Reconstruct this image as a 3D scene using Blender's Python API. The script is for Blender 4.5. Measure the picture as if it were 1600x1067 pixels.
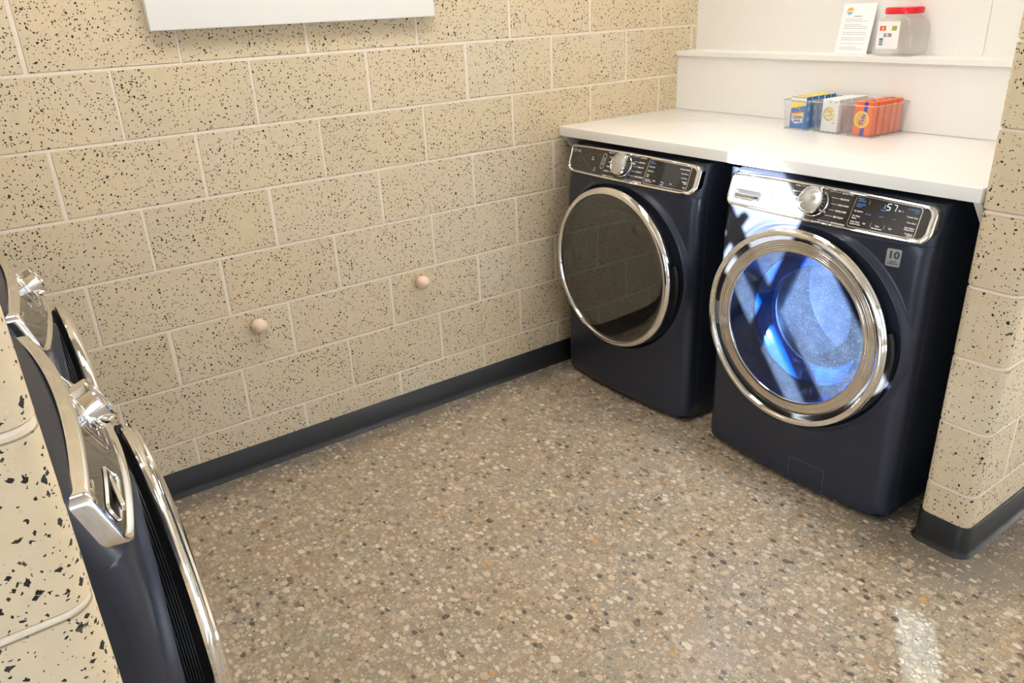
import bpy, bmesh, math, random
from mathutils import Vector, Matrix
random.seed(7)
for o in list(bpy.data.objects): bpy.data.objects.remove(o)
S = bpy.context.scene
COL = S.collection
PI = math.pi
HAS_WALL = True

# ------------------------------------------------------------------ camera
cam_d = bpy.data.cameras.new('camera'); cam = bpy.data.objects.new('camera', cam_d); COL.objects.link(cam)
cam_d.sensor_fit = 'HORIZONTAL'; cam_d.sensor_width = 36.0
cam_d.lens = 1217.13 / 1600 * 36.0
cam_d.clip_start = 0.05; cam_d.clip_end = 100
Rw = Matrix(((0.8083, -0.5874, -0.0408), (-0.2653, -0.3015, -0.9158), (0.5256, 0.7510, -0.3996)))  # world -> (right, down, fwd)
r, d, f = [Vector(Rw[i]).normalized() for i in range(3)]
m3 = Matrix((r, -d, -f)).transposed()
cam.matrix_world = Matrix.Translation((-1.0528, -2.5902, 1.5535)) @ m3.to_4x4()
S.camera = cam

# ------------------------------------------------------------------ world, sun, exposure
S.view_settings.view_transform = 'Standard'; S.view_settings.look = 'None'
S.view_settings.gamma = 1.0; S.view_settings.exposure = 0.22
S.cycles.transparent_max_bounces = 24
w = bpy.data.worlds.new('world'); S.world = w; w.use_nodes = True
bg = w.node_tree.nodes['Background']; bg.inputs[0].default_value = (0.62, 0.78, 1.0, 1); bg.inputs[1].default_value = 1.6

SUN_DIR = Vector((0.75, 0.50, -0.23)).normalized()
sd = bpy.data.lights.new('sun', 'SUN'); sd.energy = 190; sd.angle = math.radians(0.14); sd.color = (0.9, 0.95, 1.0)
so = bpy.data.objects.new('sun', sd); COL.objects.link(so)
so.rotation_euler = SUN_DIR.to_track_quat('-Z', 'Y').to_euler(); so.location = (-8, -8, 5)

def area(name, loc, tgt, sx, sy, e, col):
    l = bpy.data.lights.new(name, 'AREA'); l.shape = 'RECTANGLE'; l.size = sx; l.size_y = sy; l.energy = e; l.color = col
    o = bpy.data.objects.new(name, l); COL.objects.link(o); o.location = loc
    o.rotation_euler = (Vector(tgt) - Vector(loc)).to_track_quat('-Z', 'Y').to_euler()
    return o
# area fills added for room light: warm front, cool left (no window) and side
area('warm_fill_front', (0.3, -5.92, 1.5), (0.3, 0, 1.3), 4.2, 2.2, 9, (1.0, 0.88, 0.72))
area('cool_fill_left', (-3.95, -3.0, 1.15), (1.0, -2.0, 0.8), 1.9, 1.5, 85, (0.76, 0.88, 1.0))
area('cool_fill_side', (4.9, -3.9, 1.5), (0, -3.2, 0.8), 2.6, 2.2, 12, (0.86, 0.93, 1.0))

# ------------------------------------------------------------------ node helpers
def new_mat(name):
    m = bpy.data.materials.new(name); m.use_nodes = True
    nt = m.node_tree; b = nt.nodes['Principled BSDF']
    return m, nt, b
class N:
    def __init__(s, nt): s.nt = nt
    def node(s, t, **k):
        n = s.nt.nodes.new(t)
        for a, v in k.items(): setattr(n, a, v)
        return n
    def link(s, a, b): s.nt.links.new(a, b)
    def put(s, inp, v):
        if hasattr(v, 'is_linked') or isinstance(v, bpy.types.NodeSocket): s.link(v, inp)
        else: inp.default_value = v
    def math(s, op, a, b=None, c=None, clamp=False):
        n = s.node('ShaderNodeMath', operation=op); n.use_clamp = clamp
        s.put(n.inputs[0], a)
        if b is not None: s.put(n.inputs[1], b)
        if c is not None: s.put(n.inputs[2], c)
        return n.outputs[0]
    def vmath(s, op, a, b=None, sc=None):
        n = s.node('ShaderNodeVectorMath', operation=op); s.put(n.inputs[0], a)
        if b is not None: s.put(n.inputs[1], b)
        if sc is not None: s.put(n.inputs['Scale'], sc)
        return n.outputs[0]
    def mapr(s, v, a, b, c=0.0, d=1.0, smooth=False):
        n = s.node('ShaderNodeMapRange'); n.clamp = True
        if smooth: n.interpolation_type = 'SMOOTHSTEP'
        s.put(n.inputs[0], v)
        for i, x in enumerate((a, b, c, d)): s.put(n.inputs[i + 1], x)
        return n.outputs[0]
    def mix(s, f, a, b, mode='MIX'):
        n = s.node('ShaderNodeMix', data_type='RGBA', blend_type=mode)
        s.put(n.inputs[0], f); s.put(n.inputs[6], a); s.put(n.inputs[7], b)
        return n.outputs[2]
    def noise(s, vec, scale, detail=2, rough=0.5, out=0):
        n = s.node('ShaderNodeTexNoise'); s.link(vec, n.inputs['Vector'])
        n.inputs['Scale'].default_value = scale; n.inputs['Detail'].default_value = detail; n.inputs['Roughness'].default_value = rough
        return n.outputs[out]
    def voro(s, vec, scale, metric='EUCLIDEAN', feature='F1', rnd=1.0, dim='3D'):
        n = s.node('ShaderNodeTexVoronoi', voronoi_dimensions=dim, feature=feature)
        if feature == 'F1': n.distance = metric
        s.link(vec, n.inputs['Vector']); n.inputs['Scale'].default_value = scale; n.inputs['Randomness'].default_value = rnd
        return n
    def ramp(s, v, stops, const=False):
        n = s.node('ShaderNodeValToRGB'); s.link(v, n.inputs[0]); cr = n.color_ramp
        if const: cr.interpolation = 'CONSTANT'
        while len(cr.elements) < len(stops): cr.elements.new(0.5)
        for e, (p, c) in zip(cr.elements, stops): e.position = p; e.color = (*c, 1)
        return n.outputs[0]
    def sepc(s, c):
        n = s.node('ShaderNodeSeparateColor'); s.link(c, n.inputs[0]); return n.outputs
    def sepx(s, c):
        n = s.node('ShaderNodeSeparateXYZ'); s.link(c, n.inputs[0]); return n.outputs
    def comb(s, x, y, z):
        n = s.node('ShaderNodeCombineXYZ')
        for i, v in enumerate((x, y, z)): s.put(n.inputs[i], v)
        return n.outputs[0]
    def coord(s): return s.node('ShaderNodeTexCoord').outputs['Object']
    def bump(s, h, dist, strength=1.0):
        n = s.node('ShaderNodeBump'); s.link(h, n.inputs['Height']); n.inputs['Distance'].default_value = dist
        n.inputs['Strength'].default_value = strength
        return n.outputs[0]

def simple(name, col, rough=0.5, metal=0.0, noise=0.06, nscale=40, bump=0.0, coat=0.0, ior=1.5, emit=None, es=0):
    m, nt, b = new_mat(name); n = N(nt); c = n.coord()
    nz = n.noise(c, nscale, 3)
    lo = tuple(x * (1 - noise) for x in col); hi = tuple(min(1, x * (1 + noise)) for x in col)
    n.link(n.mix(nz, (*lo, 1), (*hi, 1)), b.inputs['Base Color'])
    n.link(n.mapr(nz, 0.2, 0.8, rough * 0.93, min(1, rough * 1.07)), b.inputs['Roughness'])
    b.inputs['Metallic'].default_value = metal; b.inputs['IOR'].default_value = ior
    b.inputs['Coat Weight'].default_value = coat; b.inputs['Coat Roughness'].default_value = 0.06
    if bump: n.link(n.bump(nz, bump), b.inputs['Normal'])
    if emit: b.inputs['Emission Color'].default_value = (*emit, 1); b.inputs['Emission Strength'].default_value = es
    return m

# ------------------------------------------------------------------ materials
def mat_block():
    m, nt, b = new_mat('ground_face_block'); n = N(nt); c = n.coord(); x, y, z = n.sepx(c)
    wob = n.noise(c, 3.0, 2)
    H, W = 0.2032, 0.4064
    zr = n.math('DIVIDE', z, H); row = n.math('FLOOR', zr); fz = n.math('SUBTRACT', zr, row)
    dz = n.math('MULTIPLY', n.math('MINIMUM', fz, n.math('SUBTRACT', 1.0, fz)), H)
    par = n.math('SUBTRACT', 1.0, n.math('FLOORED_MODULO', row, 2.0))
    xr = n.math('ADD', n.math('DIVIDE', x, W), n.math('MULTIPLY', par, 0.5))
    # small random shift of each head joint
    xc = n.math('FLOOR', n.math('ADD', xr, 0.5))
    wn0 = n.node('ShaderNodeTexWhiteNoise', noise_dimensions='2D'); n.link(n.comb(xc, row, 0.0), wn0.inputs[0])
    xr = n.math('ADD', xr, n.math('MULTIPLY', n.math('SUBTRACT', wn0.outputs[0], 0.5), 0.012))
    xi = n.math('FLOOR', xr); fx = n.math('SUBTRACT', xr, xi)
    dx = n.math('MULTIPLY', n.math('MINIMUM', fx, n.math('SUBTRACT', 1.0, fx)), W)
    dz = n.math('ADD', dz, n.math('MULTIPLY', n.math('SUBTRACT', wob, 0.5), 0.004))
    hw = n.mapr(wn0.outputs[0], 0.0, 1.0, 0.0042, 0.0072)
    jv = n.math('SUBTRACT', 1.0, n.mapr(n.math('SUBTRACT', dx, hw), -0.0008, 0.0012, 0, 1, True))
    jh = n.math('SUBTRACT', 1.0, n.mapr(dz, 0.0040, 0.0060, 0, 1, True))
    joint = n.math('MAXIMUM', jv, jh)
    wn = n.node('ShaderNodeTexWhiteNoise', noise_dimensions='2D'); n.link(n.comb(xi, row, 0.0), wn.inputs[0])
    blockc = n.ramp(wn.outputs[0], [(0.0, (0.615, 0.53, 0.375)), (0.35, (0.70, 0.60, 0.445)), (0.7, (0.67, 0.55, 0.385)), (1.0, (0.70, 0.62, 0.475))])
    big = n.noise(c, 2.3, 3)
    blockc = n.mix(n.mapr(big, 0.35, 0.7), blockc, (0.70, 0.575, 0.38, 1))
    mid = n.noise(c, 28, 4, 0.7)
    blockc = n.mix(n.mapr(mid, 0.3, 0.75, 0, 0.35), blockc, (0.50, 0.43, 0.30, 1))
    # aggregate
    dist = n.vmath('SCALE', n.noise(c, 120, 2, 0.5, out=1), sc=0.009)
    cc = n.vmath('ADD', c, dist)
    dens = n.noise(n.vmath('ADD', c, n.comb(n.math('MULTIPLY', wn.outputs[0], 7.0), 0.0, 0.0)), 7.0, 2)
    def flecks(scale, metric, lo, hi, r0, r1, k):
        v = n.voro(cc, scale, metric); cr, cg, cb = n.sepc(v.outputs['Color'])[:3]
        rad = n.math('MULTIPLY_ADD', cg, r1 - r0, r0)
        a = n.math('LESS_THAN', v.outputs['Distance'], rad)
        p = n.math('LESS_THAN', cr, n.mapr(dens, 0.35, 0.65, lo, hi))
        return n.math('MULTIPLY', a, p), cb
    f1, c1 = flecks(74, 'MANHATTAN', 0.22, 0.52, 0.24, 0.50, 0)
    f2, c2 = flecks(150, 'MANHATTAN', 0.28, 0.62, 0.24, 0.54, 1)
    f3, c3 = flecks(46, 'MANHATTAN', 0.03, 0.13, 0.18, 0.40, 2)
    dark = n.math('MAXIMUM', n.math('MAXIMUM', f1, f2), f3)
    f4, c4 = flecks(140, 'MANHATTAN', 0.25, 0.25, 0.25, 0.55, 3)
    blockc = n.mix(n.math('MULTIPLY', f4, 0.45), blockc, n.ramp(c4, [(0, (0.42, 0.25, 0.12)), (0.5, (0.72, 0.66, 0.52)), (1, (0.35, 0.30, 0.22))]))
    fc = n.ramp(c1, [(0, (0.012, 0.011, 0.010)), (0.8, (0.022, 0.020, 0.017)), (1, (0.09, 0.07, 0.05))])
    blockc = n.mix(dark, blockc, fc)
    jc = n.mix(n.mapr(mid, 0.3, 0.7), (0.76, 0.66, 0.53, 1), (0.83, 0.74, 0.61, 1))
    n.link(n.mix(joint, blockc, jc), b.inputs['Base Color'])
    hgt = n.math('SUBTRACT', 1.0, joint)
    hgt2 = n.math('ADD', hgt, n.math('MULTIPLY', mid, 0.10))
    n.link(n.bump(hgt2, 0.0045, 0.8), b.inputs['Normal'])
    b.inputs['Roughness'].default_value = 0.62; b.inputs['Specular IOR Level'].default_value = 0.3
    return m

def mat_floor():
    m, nt, b = new_mat('polished_aggregate_concrete'); n = N(nt); c = n.coord(); x, y, z = n.sepx(c)
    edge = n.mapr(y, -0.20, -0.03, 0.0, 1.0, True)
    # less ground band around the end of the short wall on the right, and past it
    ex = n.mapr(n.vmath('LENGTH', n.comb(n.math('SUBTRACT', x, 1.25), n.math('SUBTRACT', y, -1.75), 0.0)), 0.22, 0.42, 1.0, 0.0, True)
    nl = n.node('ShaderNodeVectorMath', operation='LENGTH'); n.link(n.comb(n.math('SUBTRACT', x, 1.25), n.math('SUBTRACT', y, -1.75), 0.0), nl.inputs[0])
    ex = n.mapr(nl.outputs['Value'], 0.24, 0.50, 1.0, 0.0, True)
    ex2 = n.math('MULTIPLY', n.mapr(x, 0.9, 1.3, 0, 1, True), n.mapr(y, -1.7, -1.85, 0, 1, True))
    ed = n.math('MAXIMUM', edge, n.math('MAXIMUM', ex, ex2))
    fine = n.noise(c, 160, 4, 0.7); mid = n.noise(c, 5, 3)
    mat = n.mix(n.mapr(fine, 0.3, 0.7), (0.22, 0.188, 0.147, 1), (0.40, 0.345, 0.275, 1))
    mat = n.mix(n.mapr(mid, 0.4, 0.65, 0, 0.6), mat, (0.34, 0.25, 0.155, 1))
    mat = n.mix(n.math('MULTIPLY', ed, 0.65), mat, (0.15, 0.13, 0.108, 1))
    dist = n.vmath('SCALE', n.noise(c, 70, 2, 0.5, out=1), sc=0.012)
    cc = n.vmath('ADD', c, dist)
    cols = [(0.0, (0.50, 0.39, 0.27)), (0.17, (0.60, 0.48, 0.35)), (0.30, (0.42, 0.30, 0.19)), (0.42, (0.70, 0.61, 0.49)),
            (0.52, (0.48, 0.37, 0.26)), (0.66, (0.56, 0.42, 0.31)), (0.78, (0.27, 0.18, 0.11)), (0.85, (0.14, 0.105, 0.075)),
            (0.90, (0.40, 0.31, 0.20)), (0.945, (0.045, 0.042, 0.038)), (0.992, (0.60, 0.28, 0.07))]
    def layer(base, scale, pres, r0, r1):
        v = n.voro(n.vmath('MULTIPLY', cc, (1.0, 0.72 if scale < 70 else 1.25, 1.0)), scale, 'EUCLIDEAN', dim='2D'); cr, cg, cb = n.sepc(v.outputs['Color'])[:3]
        rad = n.math('MULTIPLY_ADD', cg, r1 - r0, r0)
        e = n.mapr(n.math('SUBTRACT', rad, v.outputs['Distance']), 0.0, 0.05)
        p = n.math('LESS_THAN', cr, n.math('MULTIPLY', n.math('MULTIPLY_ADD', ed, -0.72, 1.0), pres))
        col = n.mix(n.mapr(fine, 0.3, 0.7, 0, 0.3), n.ramp(cb, cols, True), (0.45, 0.37, 0.28, 1))
        return n.mix(n.math('MULTIPLY', e, p), base, col)
    mat = layer(mat, 200, 0.30, 0.2, 0.42)
    mat = layer(mat, 96, 0.55, 0.22, 0.46)
    mat = layer(mat, 58, 0.66, 0.25, 0.48)
    mat = layer(mat, 40, 0.26, 0.26, 0.44)
    n.link(mat, b.inputs['Base Color'])
    n.link(n.mapr(n.noise(c, 9, 3), 0.3, 0.7, 0.20, 0.34), b.inputs['Roughness'])
    b.inputs['Specular IOR Level'].default_value = 0.45
    n.link(n.bump(fine, 0.0004, 0.3), b.inputs['Normal'])
    return m

def mat_glass(name, tint, dust=0.0, ior=1.5, dcol=(0.5, 0.6, 0.75), rough=0.0):
    m = bpy.data.materials.new(name); m.use_nodes = True; nt = m.node_tree; nt.nodes.clear(); n = N(nt)
    out = n.node('ShaderNodeOutputMaterial'); tr = n.node('ShaderNodeBsdfTransparent'); 
    lw0 = n.node('ShaderNodeLayerWeight'); lw0.inputs[0].default_value = 0.5     # longer path through the wall at a slant
    n.link(n.mix(n.math('POWER', lw0.outputs['Facing'], 3.0), (*tint, 1), (*[t * t * 0.82 for t in tint], 1)), tr.inputs[0])
    gl = n.node('ShaderNodeBsdfGlossy'); gl.inputs['Roughness'].default_value = rough; gl.inputs[0].default_value = (1, 1, 1, 1)
    lw = n.node('ShaderNodeLayerWeight'); lw.inputs[0].default_value = 0.5
    f0 = ((ior - 1) / (ior + 1)) ** 2
    fres = n.math('MULTIPLY_ADD', n.math('POWER', lw.outputs['Facing'], 5.0), 1 - f0, f0)
    mx = n.node('ShaderNodeMixShader'); n.link(fres, mx.inputs[0]); n.link(tr.outputs[0], mx.inputs[1]); n.link(gl.outputs[0], mx.inputs[2])
    last = mx.outputs[0]
    if dust:
        c = n.coord(); df = n.node('ShaderNodeBsdfDiffuse'); df.inputs[0].default_value = (*dcol, 1)
        a = n.noise(c, 14, 4, 0.7); v = n.voro(c, 150); sp = n.math('LESS_THAN', v.outputs['Distance'], 0.22)
        f = n.math('MULTIPLY', n.math('ADD', n.mapr(a, 0.3, 0.8, 0.5, 1.3), n.math('MULTIPLY', sp, 1.2)), dust)
        m2 = n.node('ShaderNodeMixShader'); n.link(f, m2.inputs[0]); n.link(last, m2.inputs[1]); n.link(df.outputs[0], m2.inputs[2]); last = m2.outputs[0]
    n.link(last, out.inputs[0])
    return m

M = {}
M['block'] = mat_block(); M['floor'] = mat_floor()
M['white_wall'] = simple('painted_white_wall', (0.80, 0.79, 0.75), 0.5, noise=0.02, nscale=90, bump=0.0004)
M['white_lam'] = simple('white_laminate', (0.83, 0.82, 0.79), 0.35, noise=0.01)
M['quartz'] = simple('white_quartz', (0.86, 0.855, 0.84), 0.22, noise=0.015, nscale=12)
M['ceiling'] = simple('ceiling_paint', (0.50, 0.48, 0.44), 0.8)
M['drywall'] = simple('room_paint', (0.68, 0.64, 0.56), 0.7)
M['rubber'] = simple('black_rubber_base', (0.012, 0.012, 0.013), 0.48, noise=0.15, nscale=20)
M['panel'] = simple('white_painted_panel', (0.86, 0.855, 0.83), 0.4, noise=0.01)
M['navy'] = simple('sapphire_satin_metal', (0.031, 0.037, 0.058), 0.36, metal=0.35, noise=0.04, nscale=200)
M['navy_side'] = simple('dark_navy_side', (0.020, 0.027, 0.050), 0.45, metal=0.3, noise=0.04)
M['chrome'] = simple('polished_chrome', (0.86, 0.85, 0.83), 0.07, metal=1.0, noise=0.01)
M['brushed'] = simple('brushed_silver', (0.62, 0.63, 0.64), 0.22, metal=1.0, noise=0.05, nscale=150)
M['gloss'] = simple('gloss_black_panel', (0.022, 0.021, 0.022), 0.05, noise=0.02, coat=0.5)
M['black'] = simple('black_plastic', (0.006, 0.006, 0.007), 0.5)
M['drum'] = simple('drum_steel', (0.07, 0.07, 0.08), 0.3, metal=0.6, noise=0.15)
M['dark'] = simple('dark_drum_interior', (0.05, 0.045, 0.04), 0.4, metal=0.2, noise=0.2)
M['blue'] = simple('translucent_blue_gasket', (0.006, 0.075, 0.26), 0.2, noise=0.15, nscale=25, coat=0.5)
M['white_ink'] = simple('white_print', (0.80, 0.80, 0.80), 0.5)
M['emblem'] = simple('pale_gold_print', (0.62, 0.55, 0.36), 0.4)
M['blue_ink'] = simple('blue_print', (0.06, 0.22, 0.60), 0.5)
M['lit'] = simple('lit_digits', (0.6, 0.8, 1.0), 0.5, emit=(0.6, 0.82, 1.0), es=1.6)
M['grey_plastic'] = simple('grey_hinge_plastic', (0.16, 0.165, 0.17), 0.45)
M['badge'] = simple('silver_badge', (0.55, 0.55, 0.56), 0.3, metal=0.6)
M['wood'] = simple('pale_wood', (0.82, 0.62, 0.48), 0.42, noise=0.07, nscale=30)
M['red'] = simple('red_plastic_lid', (0.75, 0.012, 0.03), 0.25)
M['paper'] = simple('white_paper', (0.86, 0.86, 0.87), 0.6, noise=0.01)
M['grey_ink'] = simple('grey_print', (0.42, 0.42, 0.45), 0.7)
M['dark_ink'] = simple('dark_print', (0.06, 0.06, 0.07), 0.6)
M['orange'] = simple('orange_carton', (0.90, 0.16, 0.02), 0.4, noise=0.03)
M['orange_ink'] = simple('orange_print', (0.95, 0.42, 0.08), 0.5)
M['yellow'] = simple('yellow_print', (0.90, 0.68, 0.07), 0.45)
M['violet'] = simple('deep_blue_print', (0.06, 0.05, 0.48), 0.45)
M['sky'] = simple('blue_carton', (0.025, 0.20, 0.58), 0.4, noise=0.03)
M['carton_white'] = simple('white_carton', (0.82, 0.83, 0.84), 0.4, noise=0.02)
M['red_ink'] = simple('red_print', (0.70, 0.05, 0.03), 0.5)
M['green_ink'] = simple('olive_print', (0.36, 0.42, 0.10), 0.5)
M['teal_ink'] = simple('teal_print', (0.20, 0.50, 0.62), 0.5)
M['clear'] = mat_glass('clear_acrylic', (0.993, 0.993, 0.995), dust=0.05, ior=1.35, dcol=(0.8, 0.8, 0.8))
M['jar'] = mat_glass('clear_jar', (0.99, 0.993, 0.993), dust=0.045, ior=1.35, dcol=(0.8, 0.8, 0.8))
M['smoke'] = mat_glass('smoked_door_glass', (0.42, 0.38, 0.34), dust=0.010, ior=2.1, dcol=(0.4, 0.38, 0.35))
M['wash_glass'] = mat_glass('washer_door_glass', (0.31, 0.385, 0.50), dust=0.010, ior=1.5, dcol=(0.42, 0.58, 0.9))
M['bowl'] = mat_glass('glass_bowl', (0.72, 0.80, 0.92), dust=0.003, ior=1.5, dcol=(0.45, 0.58, 0.85))
M['dim_pane'] = mat_glass('tinted_pane', (0.21, 0.24, 0.27))
M['frost'] = mat_glass('frosted_acrylic_edge', (0.92, 0.92, 0.93), dust=0.45, ior=1.4, dcol=(0.9, 0.9, 0.92))
M['lamp'] = simple('lamp_diffuser', (0.9, 0.9, 0.9), 0.5, emit=(1.0, 0.94, 0.87), es=12.5)

# ------------------------------------------------------------------ mesh helpers
def obj(name, bm, mat, parent=None, smooth=False, label=None):
    me = bpy.data.meshes.new(name)
    bmesh.ops.recalc_face_normals(bm, faces=bm.faces[:]) if len(bm.faces) else None
    bm.to_mesh(me); bm.free()
    mats = mat if isinstance(mat, (list, tuple)) else [mat]
    for a in mats: me.materials.append(a)
    if smooth: me.shade_smooth() if hasattr(me, 'shade_smooth') else None
    if smooth == 'auto':
        me.shade_smooth()
        try: me.set_sharp_from_angle(angle=math.radians(35))
        except Exception: pass
    o = bpy.data.objects.new(name, me); COL.objects.link(o); o.parent = parent
    if label: o['label'] = label
    return o
def struct(name, bm, mat, smooth=False):
    o = obj(name, bm, mat, smooth=smooth); o['kind'] = 'structure'; return o
def tag(o, label, cat, group=None):
    o['label'] = label; o['category'] = cat
    if group: o['group'] = group
    return o
def thing(name, label, cat, loc, rz=0, group=None):
    o = bpy.data.objects.new(name, None); COL.objects.link(o); o.location = loc; o.rotation_euler = (0, 0, rz)
    o.empty_display_size = 0.1
    return tag(o, label, cat, group)
def copy_tree(o, parent=None):
    c = o.copy(); COL.objects.link(c); c.parent = parent
    for ch in list(o.children): copy_tree(ch, c)
    return c
def box(bm, x0, x1, y0, y1, z0, z1, bev=0.0, mi=0):
    v = [bm.verts.new((x, y, z)) for x in (x0, x1) for y in (y0, y1) for z in (z0, z1)]
    fs = [bm.faces.new([v[i] for i in q]) for q in ((0, 1, 3, 2), (4, 6, 7, 5), (0, 4, 5, 1), (2, 3, 7, 6), (0, 2, 6, 4), (1, 5, 7, 3))]
    for q in fs: q.material_index = mi
    if bev:
        es = list({e for q in fs for e in q.edges})
        bmesh.ops.bevel(bm, geom=es, offset=bev, segments=3, affect='EDGES', profile=0.5)
    return bm
def B(*a, **k): return box(bmesh.new(), *a, **k)
def grid(bm, rows, closed=False, mi=0):
    """rows: list of lists of coordinates -> quads"""
    vs = [[bm.verts.new(p) for p in rw] for rw in rows]
    for a, b2 in zip(vs, vs[1:]):
        k = len(a); rng = range(k if closed else k - 1)
        for i in rng:
            j = (i + 1) % k
            q = bm.faces.new((a[i], a[j], b2[j], b2[i])); q.material_index = mi
    return vs
def prism(bm, poly, axis, a, b2, mi=0):
    """extrude 2D polygon along axis (0,1,2) from a to b2"""
    def P(u, v, t):
        return {0: (t, u, v), 1: (u, t, v), 2: (u, v, t)}[axis]
    A = [bm.verts.new(P(u, v, a)) for u, v in poly]; Bv = [bm.verts.new(P(u, v, b2)) for u, v in poly]
    k = len(poly)
    for i in range(k):
        j = (i + 1) % k; bm.faces.new((A[i], A[j], Bv[j], Bv[i])).material_index = mi
    bm.faces.new(A).material_index = mi; bm.faces.new(Bv[::-1]).material_index = mi
    return bm
def rrect(x0, x1, z0, z1, rad, seg=8):
    """rounded rectangle outline; rad may be one number or (bl, br, tr, tl)"""
    if not isinstance(rad, (tuple, list)): rad = (rad,) * 4
    out = []
    for (cx, cz, a0, rr) in ((x0 + rad[0], z0 + rad[0], PI, rad[0]), (x1 - rad[1], z0 + rad[1], 1.5 * PI, rad[1]),
                             (x1 - rad[2], z1 - rad[2], 0, rad[2]), (x0 + rad[3], z1 - rad[3], 0.5 * PI, rad[3])):
        for i in range(seg + 1):
            a = a0 + i / seg * PI / 2
            out.append((cx + rr * math.cos(a), cz + rr * math.sin(a)))
    return out
def resample(poly, step):
    out = []
    k = len(poly)
    for i in range(k):
        a = Vector(poly[i]); b2 = Vector(poly[(i + 1) % k]); L = (b2 - a).length
        if L < 1e-6: continue
        m = max(1, int(L / step))
        for j in range(m): out.append(tuple(a.lerp(b2, j / m)))
    return out
def lathe(bm, prof, cx=0, cz=0, n=96, y0=0.0, mod=None, mi=0):
    """profile of (radius, depth toward the viewer) turned about the local Y axis through (cx, cz)"""
    rows = []
    for (rr, dd) in prof:
        rw = []
        for i in range(n):
            a = 2 * PI * i / n
            d2 = dd + (mod(a, rr) if mod else 0)
            rw.append((cx + rr * math.cos(a), y0 - d2, cz + rr * math.sin(a)))
        rows.append(rw)
    return grid(bm, rows, closed=True, mi=mi)

FONT = None
def text_mesh(s, size, align='LEFT', bold=0.0):
    cu = bpy.data.curves.new('t', 'FONT'); cu.body = s; cu.size = size; cu.align_x = align; cu.resolution_u = 2; cu.offset = bold
    o = bpy.data.objects.new('t', cu); COL.objects.link(o)
    dg = bpy.context.evaluated_depsgraph_get(); dg.update()
    me = bpy.data.meshes.new_from_object(o.evaluated_get(dg))
    vs = [v.co.copy() for v in me.vertices]; fs = [list(p.vertices) for p in me.polygons]
    bpy.data.objects.remove(o); bpy.data.curves.remove(cu); bpy.data.meshes.remove(me)
    return vs, fs
_tc = {}
def add_text(bm, s, x, z, size, place, align='LEFT', bold=0.0, rot=0.0, sx=1.0, mi=0):
    key = (s, size, align, bold)
    if key not in _tc: _tc[key] = text_mesh(s, size, align, bold)
    vs, fs = _tc[key]; ca, sa = math.cos(rot), math.sin(rot)
    nv = [bm.verts.new(place(x + (v.x * sx * ca - v.y * sa), z + (v.x * sx * sa + v.y * ca))) for v in vs]
    for q in fs:
        try: bm.faces.new([nv[i] for i in q]).material_index = mi
        except ValueError: pass

# ------------------------------------------------------------------ the room shell
W = 1.86                     # half width of the laundry alcove at its side walls
NY0, NY1 = -1.838, -1.694    # faces of the short end walls
ZC = 2.95
fl = bmesh.new(); box(fl, -4.2, 5.1, -6.1, 0.2, -0.1, 0.0); struct('floor', fl, M['floor'])
struct('ceiling', B(-4.2, 5.1, -6.1, 0.2, ZC, ZC + 0.1), M['ceiling'])
struct('wall_back', B(-2.06, 2.06, 0.0, 0.2, 0.0, ZC), M['block'])
struct('wall_right', B(W, W + 0.2, NY1, 0.0, 0.0, ZC), M['white_wall'])
struct('wall_left', B(-W - 0.2, -W, NY1, 0.0, 0.0, ZC), M['white_wall'])

def end_wall(name, x0, x1, bull_x):
    """short block wall with a bullnosed free end; courses are real, with tooled joints"""
    R = 0.028
    s = 1 if bull_x == x0 else -1
    def outline(inset):
        rr = R
        xe = bull_x + s * inset; ya, yb = NY0 + inset, NY1 - inset
        far = x1 if s == 1 else x0
        pts = [(far, ya)]
        for i in range(9):
            a = i / 8 * PI / 2
            pts.append((xe + s * (rr - rr * math.sin(a)), ya + rr - rr * math.cos(a)))
        for i in range(9):
            a = i / 8 * PI / 2
            pts.append((xe + s * (rr - rr * math.cos(a)), yb - rr + rr * math.sin(a)))
        pts.append((far, yb))
        return pts
    bm = bmesh.new(); rows = []
    z = 0.0; H = 0.2032
    zs = [(0.0, 0)]
    k = 1
    while k * H < ZC:
        b0 = k * H
        zs += [(b0 - 0.0065, 0), (b0 - 0.0045, 0.0015), (b0 - 0.002, 0.0042), (b0 + 0.002, 0.0042), (b0 + 0.0045, 0.0015), (b0 + 0.0065, 0)]
        k += 1
    zs.append((ZC, 0))
    for zz, ins in zs: rows.append([(px, py, zz) for px, py in outline(ins)])
    grid(bm, rows, closed=True)
    return struct(name, bm, M['block'], smooth='auto')
end_wall('wall_end_right', 1.048, 5.0, 1.048)
end_wall('wall_end_left', -4.0, -1.048, -1.048)

# the room behind the camera (seen in reflections), with its windows
def wall_hole(bm, axis, t0, t1, u0, u1, holes):
    """wall slab along u with rectangular holes [(a,b,z0,z1)] sorted by a"""
    def put(a, b2, z0, z1):
        if b2 - a < 1e-4 or z1 - z0 < 1e-4: return
        if axis == 0: box(bm, t0, t1, a, b2, z0, z1)
        else: box(bm, a, b2, t0, t1, z0, z1)
    cur = u0
    for a, b2, z0, z1 in holes:
        put(cur, a, 0, ZC); put(a, b2, 0, z0); put(a, b2, z1, ZC); cur = b2
    put(cur, u1, 0, ZC)
    return bm
struct('wall_front', wall_hole(bmesh.new(), 1, -6.2, -6.0, -4.2, 5.1, [(-1.9, 2.5, 0.3, 2.7)]), M['drywall'])
struct('wall_side_right', wall_hole(bmesh.new(), 0, 5.0, 5.2, -6.0, NY0, [(-5.3, -2.5, 0.3, 2.7)]), M['drywall'])
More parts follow.
